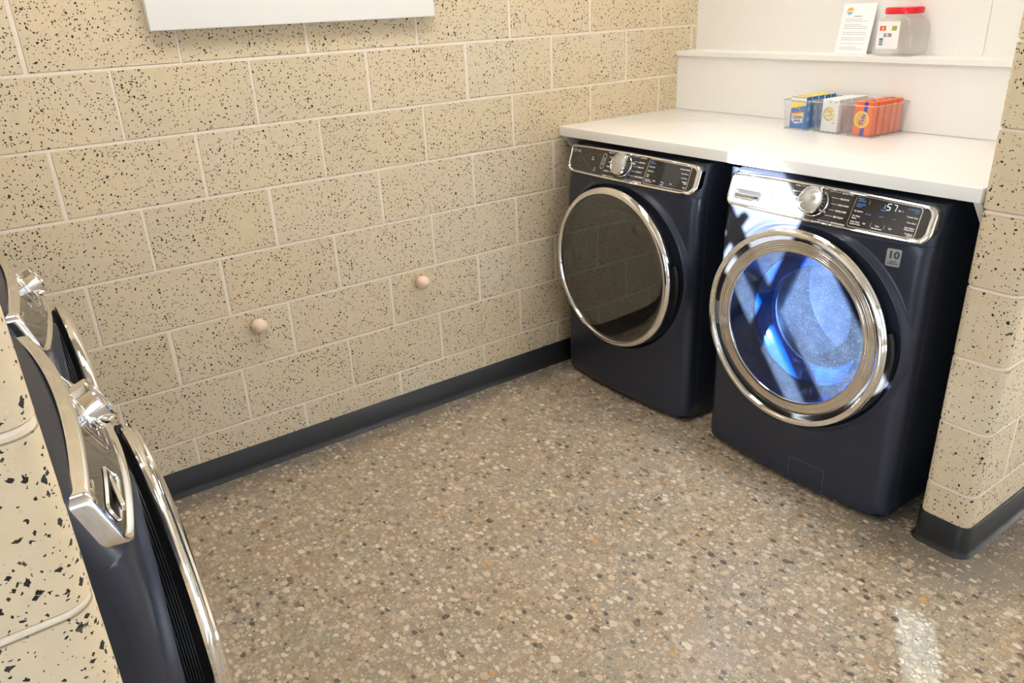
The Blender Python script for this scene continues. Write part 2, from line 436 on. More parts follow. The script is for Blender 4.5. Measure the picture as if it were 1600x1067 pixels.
# unseen window added high left, its diagonal bracing shaped to cut the sun patch
dy = -5.0 * 0.50 / 0.75; dz = 5.0 * 0.23 / 0.75
WY0, WY1, WZ0, WZ1 = -1.62 + dy, -0.925 + dy, 0.20 + dz, 1.10 + dz
struct('wall_side_left', wall_hole(bmesh.new(), 0, -4.05, -4.0, -6.0, NY0, [(-5.110, -4.968, 1.380, 1.465), (WY0, WY1, WZ0, WZ1)]), M['drywall'])
def window_frame(name, axis, t, u0, u1, z0, z1, nu, nz, wd=0.05):
    bm = bmesh.new()
    for i in range(nu + 1):
        u = u0 + (u1 - u0) * i / nu
        a = (t - 0.04, t + 0.04, u - wd / 2, u + wd / 2, z0, z1) if axis == 0 else (u - wd / 2, u + wd / 2, t - 0.04, t + 0.04, z0, z1)
        box(bm, *a)
    for i in range(nz + 1):
        zz = z0 + (z1 - z0) * i / nz
        a = (t - 0.035, t + 0.035, u0, u1, zz - wd / 2, zz + wd / 2) if axis == 0 else (u0, u1, t - 0.035, t + 0.035, zz - wd / 2, zz + wd / 2)
        box(bm, *a)
    return struct(name, bm, M['black'])
window_frame('window_1', 1, -6.1, -1.9, 2.5, 0.3, 2.7, 3, 2)
window_frame('window_2', 0, 5.1, -5.3, -2.5, 0.3, 2.7, 2, 2)
# strips shaping the sun patch, given on the plane x = 1.0 and carried back along the sun to the window
bm = bmesh.new()
ex, ez = -0.602, -0.798            # direction of the main diagonal
nx, nz_ = -0.798, 0.602            # its normal (toward the lower right)
A0 = Vector((-0.97, 0.88))
def strip(c0, c1, s0, s1):
    P = []
    for s, cc in ((s0, c0), (s1, c0), (s1, c1), (s0, c1)):
        P.append((A0.x + ex * s + nx * cc + dy, A0.y + ez * s + nz_ * cc + dz))
    return P
prism(bm, strip(-0.026, 0.026, -0.6, 1.0), 0, -4.06, -4.03)
# (lower right is closed below)
prism(bm, strip(-0.60, -0.095, -0.5, 1.05), 0, -4.08, -4.05)
prism(bm, strip(0.290, 0.95, -0.9, 1.05), 0, -4.08, -4.05)
prism(bm, strip(-0.60, 0.60, 0.69, 1.08), 0, -4.075, -4.045)
def cross(y0, z0, y1, z1, wd):
    a = Vector((y0, z0)); b2 = Vector((y1, z1)); t = (b2 - a).normalized(); nn = Vector((-t.y, t.x)) * wd / 2
    prism(bm, [tuple(p + Vector((dy, dz))) for p in (a - nn, b2 - nn, b2 + nn, a + nn)], 0, -4.055, -4.025)
cross(-1.035, 0.900, -0.91, 0.715, 0.024)
cross(-1.285, 0.93, -1.10, 0.45, 0.060)
struct('sun_patch_braces', bm, M['black'])

struct('floor_patch_pane', B(-4.03, -4.026, -5.110, -4.968, 1.380, 1.465), M['dim_pane'])  # added dim pane: its sun slot stands in for reflected light on the floor
# ceiling lamps (out of frame; they light the alcove)
def lamp_at(loc, label):
    t = thing('ceiling_light', label, 'ceiling light', loc, 0, 'ceiling lights')
    obj('housing', B(-0.31, 0.31, -0.31, 0.31, 0.0, 0.05, bev=0.005), M['panel'], t)
    obj('diffuser', B(-0.28, 0.28, -0.28, 0.28, -0.006, -0.001), M['lamp'], t)
for i, (lx, ly, lb) in enumerate(((1.28, -0.85, 'square ceiling light above the right pair of machines'), (-0.9, -0.9, 'square ceiling light above the left pair of machines'),
                      (0.2, -1.0, 'square ceiling light over the middle of the alcove'), (3.2, -3.7, 'square ceiling light behind the camera in the room'))):
    lamp_at((lx, ly, ZC - 0.05), lb)

# cove base
def base_profile(t=0.006):
    return [(0, 0), (0.017, 0), (0.016, 0.002), (0.010, 0.008), (0.0075, 0.016), (t, 0.024), (t, 0.097), (t - 0.002, 0.100), (0, 0.100)]
bm = bmesh.new(); prism(bm, [(-a, b2) for a, b2 in base_profile()], 0, -W, W); struct('baseboard_back', bm, M['rubber'], smooth='auto')
def nib_base(name, s):
    bm = bmesh.new(); rows = []
    pr = base_profile()
    path = []   # (x, y, nx, ny)
    xe = s * 1.048; R = 0.028
    far = s * (4.9 if s > 0 else 3.95)
    path.append((far, NY0, 0, -1))
    for i in range(9):
        a = i / 8 * PI / 2; nxx, nyy = -s * math.sin(a), -math.cos(a)
        path.append((xe + s * R + nxx * R, NY0 + R + nyy * R, nxx, nyy))
    for i in range(9):
        a = i / 8 * PI / 2; nxx, nyy = -s * math.cos(a), math.sin(a)
        path.append((xe + s * R + nxx * R, NY1 - R + nyy * R, nxx, nyy))
    path.append((s * (W - 0.001), NY1, 0, 1))
    for px, py, ax, ay in path: rows.append([(px + ax * o2, py + ay * o2, z2) for o2, z2 in pr])
    grid(bm, rows); struct(name, bm, M['rubber'], smooth='auto')
nib_base('baseboard_right', 1); nib_base('baseboard_left', -1)

# white splash panel and its ledge behind the countertop
PX = 1.742
struct('trim_1', B(PX, W, NY1, -0.001, 1.072, 1.300), M['white_lam'])
bm = B(PX - 0.012, W, NY1, -0.001, 1.300, 1.320, bev=0.0015); struct('trim_2', bm, M['white_lam'])
struct('trim_3', B(W - 0.004, W, -1.262, -1.236, 1.321, ZC), M['white_wall'])

# ------------------------------------------------------------------ countertop
CX, CZ0, CZ1 = 1.046, 1.033, 1.071
t = thing('countertop', 'long white stone countertop spanning over the two right-hand machines', 'countertop', (1.4, -0.85, CZ0))
o = obj('slab', B(CX - 1.4, W - 0.001 - 1.4, NY1 + 0.85 + 0.0005, -0.0015 + 0.85, 0, CZ1 - CZ0, bev=0.002), M['quartz'], t, smooth='auto')
for yy in (-0.022 + 0.85, NY1 + 0.85 + 0.002):
    bm = bmesh.new(); prism(bm, [(CX + 0.012 - 1.4, 0), (CX + 0.30 - 1.4, 0), (CX + 0.30 - 1.4, -0.13), (CX + 0.13 - 1.4, -0.13)], 1, yy, yy + 0.02)
    obj('bracket', bm, M['white_lam'] , t)

# ------------------------------------------------------------------ white panel and wooden pegs on the block wall
bm = bmesh.new()
prism(bm, [(-0.004, 1.548), (-0.036, 1.548 - 0.022), (-0.038, 1.540), (-0.038, 2.19), (-0.036, 2.20), (-0.004, 2.20)][::-1], 0, -0.465, 0.470)
bm.free(); bm = bmesh.new(); box(bm, -0.474, 0.474, -0.036, 0.0, 0.0, 0.66, bev=0.003)
wp = obj('wall_panel', bm, M['panel'], smooth='auto'); wp.location = (-0.007, -0.0005, 1.517)
tag(wp, 'large flat white panel mounted high on the speckled block wall', 'wall panel')
def peg(x, z, label):
    bm = bmesh.new(); R = 0.027
    prof = [(0.0001, 0.052)]
    for i in range(1, 15):
        a = i / 16 * PI; prof.append((R * math.sin(a), 0.025 + R * math.cos(a)))
    prof += [(0.009, 0.0), ]
    lathe(bm, prof, n=32)
    o = obj('wall_peg', bm, M['wood'], smooth=True); o.location = (x, -0.001, z)
    tag(o, label, 'wall peg', 'round wooden pegs on the block wall'); return o
peg(-0.325, 0.556, 'round pale wooden peg on the block wall, lower left of the two')
peg(0.329, 0.561, 'round pale wooden peg on the block wall, nearer the dryer under the countertop')

# ------------------------------------------------------------------ laundry machines
HW, RC = 0.3555, 0.035
DCZ, DR = 0.575, 0.320
def crown(x, z):
    """the control panel arches slightly upward over the door"""
    return 0.011 * (1 - (min(abs(x), HW) / HW) ** 2) if z > 0.9035 else 0.0
def shape(z):
    """(depth at the ends, bow of the middle) of the cabinet front at height z"""
    k = min(1, max(0, (z - 0.79) / 0.115)); k = k * k * (3 - 2 * k)
    A, Sg = 0.010 * k, 0.033 + 0.013 * k
    if z > 0.905: t = (z - 0.905) / 0.101; A += 0.032 * t; Sg -= 0.020 * t
    return A, Sg
def Fx(x, z):
    A, Sg = shape(z); ax = min(abs(x), HW)
    y = A - Sg * (1 - (ax / HW) ** 2)
    if ax > HW - RC: y += RC - math.sqrt(max(RC * RC - (ax - (HW - RC)) ** 2, 0))
    if z > 0.995: y += (z - 0.995) ** 2 * 20
    if z < 0.05: y += (0.05 - z) ** 2 * 6
    if z > 0.9035: y += 0.002
    return y
def Fp(x, z):
    if z < 0.9035: return Fx(x, z)
    A, Sg = shape(z); ax = min(abs(x), HW)
    y = A - Sg * (1 - (ax / HW) ** 2)
    if ax > HW - RC: y += 0.12 * (RC - math.sqrt(max(RC * RC - (ax - (HW - RC)) ** 2, 0)))
    return y
def on_front(off):
    return lambda x, z: (x, Fp(x, z) - off, z + crown(x, z))
def conform(bm, poly, off, thick, nx_=24, nz_=5, mi=0):
    """filled outline (x,z) following the cabinet front: rows of quads between left/right outline"""
    zs0 = min(p[1] for p in poly); zs1 = max(p[1] for p in poly)
    # vertical scan lines in x
    xs0 = min(p[0] for p in poly); xs1 = max(p[0] for p in poly)
    ts = [(1 - math.cos(PI * i / nx_)) / 2 for i in range(nx_ + 1)]
    rows = []
    for tt in ts:
        x = xs0 + (xs1 - xs0) * min(max(tt, 0.0005), 0.9995)
        hit = []
        for i in range(len(poly)):
            (xa, za), (xb, zb) = poly[i], poly[(i + 1) % len(poly)]
            if (xa - x) * (xb - x) < 0: hit.append(za + (zb - za) * (x - xa) / (xb - xa))
        if len(hit) < 2: continue
        a, b2 = min(hit), max(hit)
        rows.append([on_front(off)(x, a + (b2 - a) * j / nz_) for j in range(nz_ + 1)])
    grid(bm, rows, mi=mi)
def sweep(bm, path, wfun, prof, off):
    """closed frame along outline path [(x,z)], cross-section prof [(inward, out)] scaled in width by wfun(x,z)"""
    k = len(path); rows = []
    for i in range(k):
        a = Vector(path[i - 1]); b2 = Vector(path[(i + 1) % k]); tn = (b2 - a).normalized(); nn = Vector((-tn.y, tn.x))
        x, z = path[i]; wd = wfun(x, z); rw = []
        for u, v in prof:
            px, pz = x + nn.x * u * wd, z + nn.y * u * wd
            if v < -0.01 and z > 0.96 and abs(x) < 0.33: v = -0.008
            rw.append((px, Fp(px, pz) - off - v, pz + crown(px, pz)))
        rows.append(rw)
    rows.append(rows[0])
    grid(bm, rows)
    bmesh.ops.remove_doubles(bm, verts=bm.verts[:], dist=1e-5)

PZ0, PZ1 = 0.905, 1.006
FRAME = resample(rrect(-0.3485, 0.3485, PZ0, PZ1, (0.030, 0.034, 0.026, 0.014)), 0.008)
def frame_w(x, z):
    return 0.0075 + (0.013 * max(0, min(1, (x - 0.29) / 0.05))) + (0.004 * max(0, min(1, (-x - 0.30) / 0.04)))
FPROF = [(0.0, -0.028), (-0.02, -0.004), (0.0, 0.004), (0.06, 0.008), (0.2, 0.0105), (0.5, 0.0115), (0.8, 0.0095), (1.0, 0.004), (1.02, -0.002)]
def line(bm, x0, z0, x1, z1, wd, off):
    a = Vector((x0, z0)); b2 = Vector((x1, z1)); t = (b2 - a).normalized(); nn = Vector((-t.y, t.x)) * wd / 2
    pts = [a - nn, b2 - nn, b2 + nn, a + nn]
    bm.faces.new([bm.verts.new(on_front(off)(p.x, p.y)) for p in pts])
def ring_line(bm, poly, wd, off):
    k = len(poly)
    rows = []
    for i in range(k):
        a = Vector(poly[i - 1]); b2 = Vector(poly[(i + 1) % k]); tn = (b2 - a).normalized(); nn = Vector((-tn.y, tn.x)) * wd / 2
        p = Vector(poly[i]); rows.append([on_front(off)(q.x, q.y) for q in (p - nn, p + nn)])
    rows.append(rows[0]); grid(bm, rows)

def machine(kind, name, label, loc, rz, group):
    T = thing(name, label, 'washing machine' if kind == 'washer' else 'dryer', loc, rz, group)
    HOLE = 0.262
    # ---- cabinet: front panel with a real opening
    bm = bmesh.new()
    x0, x1, z0, z1 = -HW, HW, 0.022, 0.900
    angs = [2 * PI * i / 120 for i in range(120)]
    for cx_, cz_ in ((x1, z1), (x0, z1), (x0, z0), (x1, z0)): angs.append(math.atan2(cz_ - DCZ, cx_) % (2 * PI))
    angs = sorted(set(round(a, 6) for a in angs))
    def rect_hit(a):
        ca, sa = math.cos(a), math.sin(a); tt = 1e9
        if ca > 1e-9: tt = min(tt, x1 / ca)
        if ca < -1e-9: tt = min(tt, x0 / ca)
        if sa > 1e-9: tt = min(tt, (z1 - DCZ) / sa)
        if sa < -1e-9: tt = min(tt, (z0 - DCZ) / sa)
        return tt
    rows = []
    def dish(rr):
        # slight round recess that the door sits in, with a soft raised lip
        if rr < 0.322: return 0.004
        if rr < 0.332: return 0.004 - 0.019 * (rr - 0.322) / 0.010
        if rr < 0.354: k = (rr - 0.332) / 0.022; return -0.015 * (1 - k * k * (3 - 2 * k))
        return 0.0
    rads = [HOLE, 0.275, 0.30, 0.318]
    for rr in rads:
        rows.append([(rr * math.cos(a), Fx(rr * math.cos(a), DCZ + rr * math.sin(a)) + 0.004, DCZ + rr * math.sin(a)) for a in angs])
    fr = [0.01, 0.02, 0.04, 0.06, 0.08, 0.10, 0.15, 0.22, 0.3, 0.4, 0.5, 0.6, 0.68, 0.74, 0.8, 0.85, 0.89, 0.92, 0.95, 0.97, 0.985, 1.0]
    lips = [0.321, 0.324, 0.327, 0.330, 0.333, 0.337, 0.341, 0.345, 0.349, 0.353]
    for k, tt in enumerate([None] * len(lips) + fr):
        rw = []
        for a in angs:
            L = max(rect_hit(a), 0.3185)
            if tt is None: rr = min(lips[k], 0.318 + (L - 0.318) * (k + 1) / 12)
            else:
                s0 = min(lips[-1], 0.318 + (L - 0.318) * 10 / 12); rr = s0 + (L - s0) * tt
            x, z = rr * math.cos(a), DCZ + rr * math.sin(a)
            rw.append((x, Fx(x, z) + dish(rr) * min(1, max(0, (0.900 - z) / 0.012)), z))
        rows.append(rw)
    rows = [[(HOLE * math.cos(a), 0.06, DCZ + HOLE * math.sin(a)) for a in angs]] + rows
    grid(bm, rows, closed=True)
    # top band behind the control panel
    xs = [-HW + 2 * HW * i / 60 for i in range(61)]
    xs = sorted(set(xs + [s * (HW - RC + RC * math.sin(k / 8 * PI / 2)) for s in (-1, 1) for k in range(9)]))
    zz = [0.900, 0.92, 0.95, 0.98, 0.995, 1.004, 1.010, 1.012]
    rw = [[(x, Fx(x, z), z) for x in xs] for z in zz]
    rw.append([(x, Fx(x, 1.012) + 0.012, 1.0135) for x in xs])
    rw.append([(x, 0.69, 1.0135) for x in xs])
    rw.append([(x, 0.70, 1.008) for x in xs]); rw.append([(x, 0.70, 0.022) for x in xs])
    grid(bm, rw)
    # sides and bottom
    for s in (-1, 1):
        zl = [0.022 + (0.900 - 0.022) * i / 20 for i in range(21)] + zz[1:] + [1.0135]
        ra = [(s * HW, Fx(HW, min(z, 1.012)), z) for z in zl]; rb = [(s * HW, 0.10, z) for z in zl]; rc = [(s * HW, 0.70, z) for z in zl]
        grid(bm, [ra, rb, rc])
    grid(bm, [[(x, Fx(x, 0.022), 0.022) for x in xs], [(x, 0.70, 0.022) for x in xs]])
    bmesh.ops.remove_doubles(bm, verts=bm.verts[:], dist=2e-5)
    obj('cabinet', bm, M['navy'], T, smooth='auto')
    # seam between front piece and side
    for s in (-1, 1):
        bm = bmesh.new()
        pts = [(0.058, 0.03), (0.058, 0.905), (0.100, 0.985)]
        for (ya, za), (yb, zb) in zip(pts, pts[1:]):
            X = s * (HW + 0.0004)
            q = [bm.verts.new(p) for p in ((X, ya, za), (X, ya + 0.0014, za), (X, yb + 0.0014, zb), (X, yb, zb))]
            bm.faces.new(q)
        obj('side_seam', bm, M['grey_plastic'], T, label='thin grey seam line down the side')
    # feet
    for sx in (-0.29, 0.29):
        for sy in (0.06, 0.62):
            bm = bmesh.new(); rws = [[(sx + rr * math.cos(2 * PI * i / 20), sy + rr * math.sin(2 * PI * i / 20), z) for i in range(20)] for rr, z in ((0.022, 0.0), (0.024, 0.002), (0.022, 0.008), (0.010, 0.010), (0.010, 0.023))]
            vs = grid(bm, rws, closed=True); bm.faces.new(vs[0]); obj('foot', bm, M['black'], T)
    # base recess
    obj('base_plinth', B(-0.33, 0.33, 0.045, 0.66, 0.008, 0.0225), M['black'], T)
    # ---- drum
    bm = bmesh.new(); lathe(bm, [(0.258, -0.03), (0.255, -0.10), (0.262, -0.11), (0.262, -0.40), (0.20, -0.43), (0.0005, -0.44)], cz=DCZ, n=64)
    obj('drum', bm, M['drum'] if kind == 'washer' else M['dark'], T, smooth='auto')
    if kind == 'washer':
        bm = bmesh.new(); lathe(bm, [(0.256, -0.040), (0.230, -0.042), (0.216, -0.043), (0.211, -0.047), (0.205, -0.052), (0.192, -0.066), (0.176, -0.072), (0.170, -0.085), (0.176, -0.10), (0.255, -0.105)], cz=DCZ, n=96)
        obj('gasket', bm, M['blue'], T, smooth='auto', label='glossy blue door gasket')
    # ---- door
    D = 0.088   # front of the rim
    bm = bmesh.new()
    if kind == 'washer':
        prof = [(0.2985, D - 0.034), (0.2985, D - 0.008), (0.2995, D - 0.003), (0.303, D), (0.310, D - 0.001), (0.316, D - 0.005), (0.3175, D - 0.009), (0.3155, D - 0.0125), (0.3155, D - 0.0155), (0.3185, D - 0.018), (0.3200, D - 0.022), (0.3185, D - 0.027), (0.313, D - 0.0295), (0.304, D - 0.0300)]
    else:
        prof = [(0.292, D - 0.020), (0.294, D - 0.006), (0.297, D - 0.001), (0.303, D), (0.311, D - 0.003), (0.3165, D - 0.008), (0.3195, D - 0.015), (0.320, D - 0.021), (0.318, D - 0.027), (0.311, D - 0.0295), (0.304, D - 0.030)]
    lathe(bm, prof, cz=DCZ, n=128)
    rim = obj('door_rim', bm, M['chrome'], T, smooth='auto', label='polished chrome rim of the round door')
    bm = bmesh.new(); pr = [(0.306, D - 0.0295)]
    for i in range(9):
        dd = D - 0.038 - 0.0040 * i; pr += [(0.300 - 0.0012 * i, dd), (0.298 - 0.0012 * i, dd - 0.0010), (0.298 - 0.0012 * i, dd - 0.0024), (0.300 - 0.0012 * i, dd - 0.0034)]
    pr += [(0.284, 0.0)]
    pr = [p for p in pr if p[1] >= -0.001 and True]
    lathe(bm, pr, cz=DCZ, n=96)
    obj('door_back', bm, M['black'], T, smooth='auto')
    # side grip on the right of the door
    bm = bmesh.new(); rws = []
    for i in range(13):
        a = math.radians(-24 + 38 * i / 12); k = math.sin(PI * i / 12) ** 0.4
        ca, sa = math.cos(a), math.sin(a)
        rws.append([(rr * ca, -dd, DCZ + rr * sa) for rr, dd in ((0.312, 0.03), (0.312, 0.052), (0.319 + 0.006 * k, 0.050), (0.322 + 0.008 * k, 0.042), (0.320 + 0.006 * k, 0.030), (0.312, 0.03))])
    grid(bm, rws); obj('door_grip', bm, M['black'], T, smooth='auto')
    # hinge low on the left
    bm = bmesh.new(); box(bm, -0.322, -0.275, -0.062, 0.0, 0.50, 0.585, bev=0.010)
    for v in bm.verts: v.co.y += 0
    obj('hinge', bm, M['grey_plastic'], T, smooth='auto', label='grey plastic door hinge')
    if kind == 'washer':
        bm = bmesh.new(); lathe(bm, [(0.299, D - 0.032), (0.290, D - 0.030), (0.283, D - 0.034)], cz=DCZ, n=96)
        obj('door_channel', bm, M['black'], T, smooth='auto')
        def ridges(a, rr):
            up = max(0.0, min(1.0, (math.sin(a) + 0.28) * 3.5))
            if 0.2505 < rr < 0.279:
                ph = (rr - 0.2505) / 0.0285 * 4
                return -0.006 * up * max(0, min(1, 3 - abs((ph % 1) - 0.7) * 14))
            return 0
        pr = []
        for i in range(73):
            u = i / 72; rr = 0.283 - 0.037 * u
            pr.append((rr, D - 0.016 - 0.002 * math.cos(u * 3) - 0.010 * u))
        bm = bmesh.new(); lathe(bm, [(0.283, D - 0.036)] + pr + [(0.245, D - 0.034)], cz=DCZ, n=128, mod=ridges)
        obj('inner_trim', bm, M['chrome'], T, smooth=True, label='ribbed chrome inner ring of the door')
        bm = bmesh.new(); pr = [(0.246, D - 0.030)] + [(0.246 * math.cos(i / 10 * PI / 2) + 0.0002, D - 0.030 + 0.012 * math.sin(i / 10 * PI / 2)) for i in range(1, 11)]
        lathe(bm, pr, cz=DCZ, n=96); obj('door_glass', bm, M['wash_glass'], T, smooth=True, label='clear round glass of the washer door')
        bm = bmesh.new(); lathe(bm, [(0.245, D - 0.034), (0.236, 0.035), (0.222, 0.01), (0.205, -0.02), (0.188, -0.05), (0.172, -0.075), (0.150, -0.092), (0.10, -0.104), (0.0005, -0.108)], cz=DCZ, n=96)
        obj('glass_bowl', bm, M['bowl'], T, smooth=True)
        # dark inner collar of the door around the bowl
        bm = bmesh.new(); lathe(bm, [(0.246, D - 0.036), (0.247, 0.03), (0.240, 0.0), (0.224, -0.030), (0.218, -0.038), (0.224, -0.040)], cz=DCZ, n=96)
        obj('door_collar', bm, M['black'], T, smooth=True)
    else:
        bm = bmesh.new(); pr = [(0.2935, D - 0.008)] + [(0.2935 * math.cos(i / 10 * PI / 2) + 0.0002, D - 0.008 + 0.005 * math.sin(i / 10 * PI / 2)) for i in range(1, 11)]
        lathe(bm, pr, cz=DCZ, n=128); obj('door_glass', bm, M['smoke'], T, smooth=True, label='large smoked grey-brown glass of the dryer door')
        bm = bmesh.new(); lathe(bm, [(0.293, D - 0.016), (0.29, 0.045), (0.262, 0.030), (0.236, 0.022), (0.228, 0.030), (0.222, 0.022), (0.215, -0.03), (0.19, -0.07)], cz=DCZ, n=96)
        obj('inner_window_frame', bm, M['dark'], T, smooth='auto')
    # ---- control panel
    bm = bmesh.new(); conform(bm, rrect(-0.3425, 0.334, PZ0 + 0.006, PZ1 - 0.006, (0.025, 0.026, 0.018, 0.010)), 0.0035, 0, 60, 6)
    P = obj('control_panel', bm, M['gloss'], T, smooth=True, label='glossy black control panel')
    bm = bmesh.new(); sweep(bm, FRAME, frame_w, FPROF, 0.0)
    obj('panel_frame', bm, M['chrome'], T, smooth='auto', label='chrome frame around the control panel')
    # knob
    kz = 0.957; kzz = kz + crown(0, kz); ky = Fp(0, kz) + 0.001; tl = math.radians(26)
    def tilt(bm):
        for v in bm.verts:
            y, z = v.co.y, v.co.z
            v.co.y = y * math.cos(tl) + z * math.sin(tl) + ky; v.co.z = -y * math.sin(tl) + z * math.cos(tl) + kzz
    bm = bmesh.new(); prof = [(0.044, -0.004), (0.0445, 0.003), (0.0435, 0.006), (0.0415, 0.008), (0.0405, 0.030), (0.0400, 0.034), (0.0375, 0.0365), (0.0360, 0.0365), (0.0350, 0.0345)]
    lathe(bm, prof, n=96, y0=0, mod=None)
    tilt(bm)
    kn = obj('knob', bm, M['chrome'], T, smooth='auto', label='round chrome selector knob')
    bm = bmesh.new(); prof = [(0.035, 0.0346), (0.034, 0.0352), (0.0002, 0.0362)]
    lathe(bm, prof, n=96)
    tilt(bm)
    obj('knob_face', bm, M['knob_face'], kn, smooth=True, label='brushed metal knob face')
    bm = bmesh.new(); a = math.radians(-150 if kind == 'washer' else 10)
    box(bm, 0.004, 0.033, -0.0006, 0.0, -0.0008, 0.0008)
    for v in bm.verts:
        x, z = v.co.x, v.co.z; v.co.x = x * math.cos(a) - z * math.sin(a); v.co.z = x * math.sin(a) + z * math.cos(a); v.co.y += -0.0358
    tilt(bm)
    obj('knob_marker', bm, M['white_ink'], kn)
    # display
    pl = on_front(0.0050)
    DS = resample(rrect(0.121, 0.306, 0.9155, 0.9965, 0.009, 4), 0.01)
    bm = bmesh.new(); conform(bm, rrect(0.121, 0.306, 0.9155, 0.9965, 0.009), 0.0042, 0, 20, 4)
    dsp = obj('display', bm, M['gloss'], T, smooth=True)
    bm = bmesh.new(); ring_line(bm, DS, 0.0018, 0.0050); obj('display_outline', bm, M['chrome'], dsp)
    wb = bmesh.new(); bb = bmesh.new(); lb = bmesh.new(); eb = bmesh.new(); cb = bmesh.new(); clb = bmesh.new()
    tx = lambda s, x, z, sz=0.0062, al='LEFT', b2=wb, bold=0.0002: add_text(b2, s, x, z, sz, pl, al, bold)
    # emblem and word
    ring_line(eb, resample([(-0.321 + 0.0078 * math.cos(i / 24 * 2 * PI), 0.984 + 0.0078 * math.sin(i / 24 * 2 * PI)) for i in range(24)], 0.1), 0.0014, 0.005)
    tx('GE', -0.321, 0.9815, 0.0075, 'CENTER', eb); tx('Profile', -0.308, 0.980, 0.0125, 'LEFT', eb)
    right_w = ['QUICK WASH', 'DELICATES', 'COLD WASH', 'RINSE & SPIN', 'SELF CLEAN', 'DOWNLOADED']
    right_d = ['QUICK DRY', 'DELICATES', 'TIMED DRY', 'WARM UP', 'STEAM REFRESH', 'DOWNLOADED']
    left_d = ['MIXED LOADS', 'TOWELS', 'BULKY', 'NORMAL', 'ACTIVEWEAR', 'POWER DRY']
    left_w = ['WHITES', 'TOWELS', 'BULKY', 'NORMAL', 'ACTIVEWEAR', 'POWER CLEAN']
    for i, (rt, lf) in enumerate(zip(right_w if kind == 'washer' else right_d, left_w if kind == 'washer' else left_d)):
        z = 0.9935 - 0.0160 * i; dx = abs(z + 0.002 - kz)
        xs_ = math.sqrt(max(0.0, 0.049 ** 2 - dx * dx)) + 0.004
        line(clb, xs_, z + 0.002, 0.071, z + 0.002, 0.0009, 0.005)
        line(clb, -0.066, z + 0.002, -xs_, z + 0.002, 0.0009, 0.005)
        tx(rt, 0.074, z, 0.0058, 'LEFT', cb); tx(lf, -0.068, z, 0.0045, 'RIGHT', cb)
    if kind == 'washer':
        for s, z, ink in (('SMART', 0.988, bb), ('DISPENSE', 0.9825, bb), ('ALLERGEN', 0.974, bb), ('CLEAN', 0.9685, bb), ('My Settings', 0.956, wb), ('Pre Wash', 0.943, wb), ('Steam', 0.9375, wb), ('Delay Wash', 0.928, wb), ('Control Lock', 0.9225, wb)):
            tx(s, 0.128, z, 0.0055, 'LEFT', ink)
        for s, z, ink in (('ULTRAFRESH', 0.985, bb), ('VENT', 0.979, bb), ('Tumble Care', 0.966, wb), ('Time Saver', 0.952, wb), ('Extra Rinse', 0.939, wb), ('Deep Rinse', 0.934, wb), ('Feedback', 0.924, wb), ('LIGHT', 0.919, wb)):
            tx(s, 0.301, z, 0.0055, 'RIGHT', ink)
        for s, x, z, ink in (('Soil', 0.168, 0.928, wb), ('Temp', 0.205, 0.928, wb), ('Add Garment', 0.205, 0.9215, wb), ('Spin', 0.241, 0.928, wb), ('Normal', 0.170, 0.953, bb), ('Warm', 0.207, 0.953, bb), ('High', 0.243, 0.953, bb), ('Min', 0.249, 0.976, wb), ('Ready', 0.205, 0.970, bb)):
            tx(s, x, z, 0.0052, 'CENTER', ink)
        line(wb, 0.162, 0.979, 0.162, 0.990, 0.0008, 0.005); line(wb, 0.187, 0.924, 0.187, 0.936, 0.0006, 0.005); line(wb, 0.224, 0.924, 0.224, 0.936, 0.0006, 0.005)
        # time left, seven-segment digits :57
        def seg(x, z, segs, h=0.0165, w_=0.0095, sl=0.12):
            m_ = z + h / 2
            L = {'a': (x, z + h, x + w_, z + h), 'b': (x + w_, z + h, x + w_, m_), 'c': (x + w_, m_, x + w_, z), 'd': (x, z, x + w_, z), 'e': (x, m_, x, z), 'f': (x, z + h, x, m_), 'g': (x, m_, x + w_, m_)}
            for q in segs:
                xa, za, xb, zb = L[q]
                dx_, dz_ = (xb - xa) * 0.1, (zb - za) * 0.1
                xa, za, xb, zb = xa + dx_, za + dz_, xb - dx_, zb - dz_
                line(lb, xa + (za - z) * sl, za, xb + (zb - z) * sl, zb, 0.0014, 0.0052)
        seg(0.212, 0.974, 'afgcd'); seg(0.228, 0.974, 'abc')
        line(lb, 0.2065, 0.984, 0.2085, 0.984, 0.002, 0.0052); line(lb, 0.206, 0.9785, 0.208, 0.9785, 0.002, 0.0052)
        line(lb, 0.257, 0.978, 0.2585, 0.978, 0.0015, 0.0052)
        obj('time_digits', lb, M['lit'], dsp, label='glowing time reading :57')
        # detergent drawer front with its finger recess
        bm = bmesh.new(); ring_line(bm, resample(rrect(-0.335, -0.155, 0.914, 0.996, 0.006, 3), 0.01), 0.0008, 0.0046)
        dr = obj('detergent_drawer', bm, M['black'], T)
        bm = bmesh.new(); pocket = rrect(-0.312, -0.196, 0.927, 0.957, 0.010)
        conform(bm, pocket, 0.0050, 0, 14, 3); obj('drawer_recess', bm, M['black'], dr)
        bm = bmesh.new(); sweep(bm, resample(pocket, 0.008), lambda x, z: 0.0035, [(0, 0), (0.3, 0.004), (0.8, 0.003), (1, 0)], 0.0045)
        obj('recess_rim', bm, M['chrome'], dr, smooth='auto')
        bm = bmesh.new(); box(bm, -0.300, -0.205, Fp(-0.25, 0.94) - 0.012, Fp(-0.25, 0.94) - 0.005, 0.940, 0.951, bev=0.002); obj('drawer_handle', bm, M['chrome'], dr, smooth='auto')
        ring_line(wb, resample(rrect(-0.120, -0.100, 0.935, 0.985, 0.009, 5), 0.01), 0.0011, 0.005)
        # silver badge
        bm = bmesh.new(); conform(bm, rrect(0.246, 0.285, 0.834, 0.884, 0.004), 0.0012, 0, 8, 2)
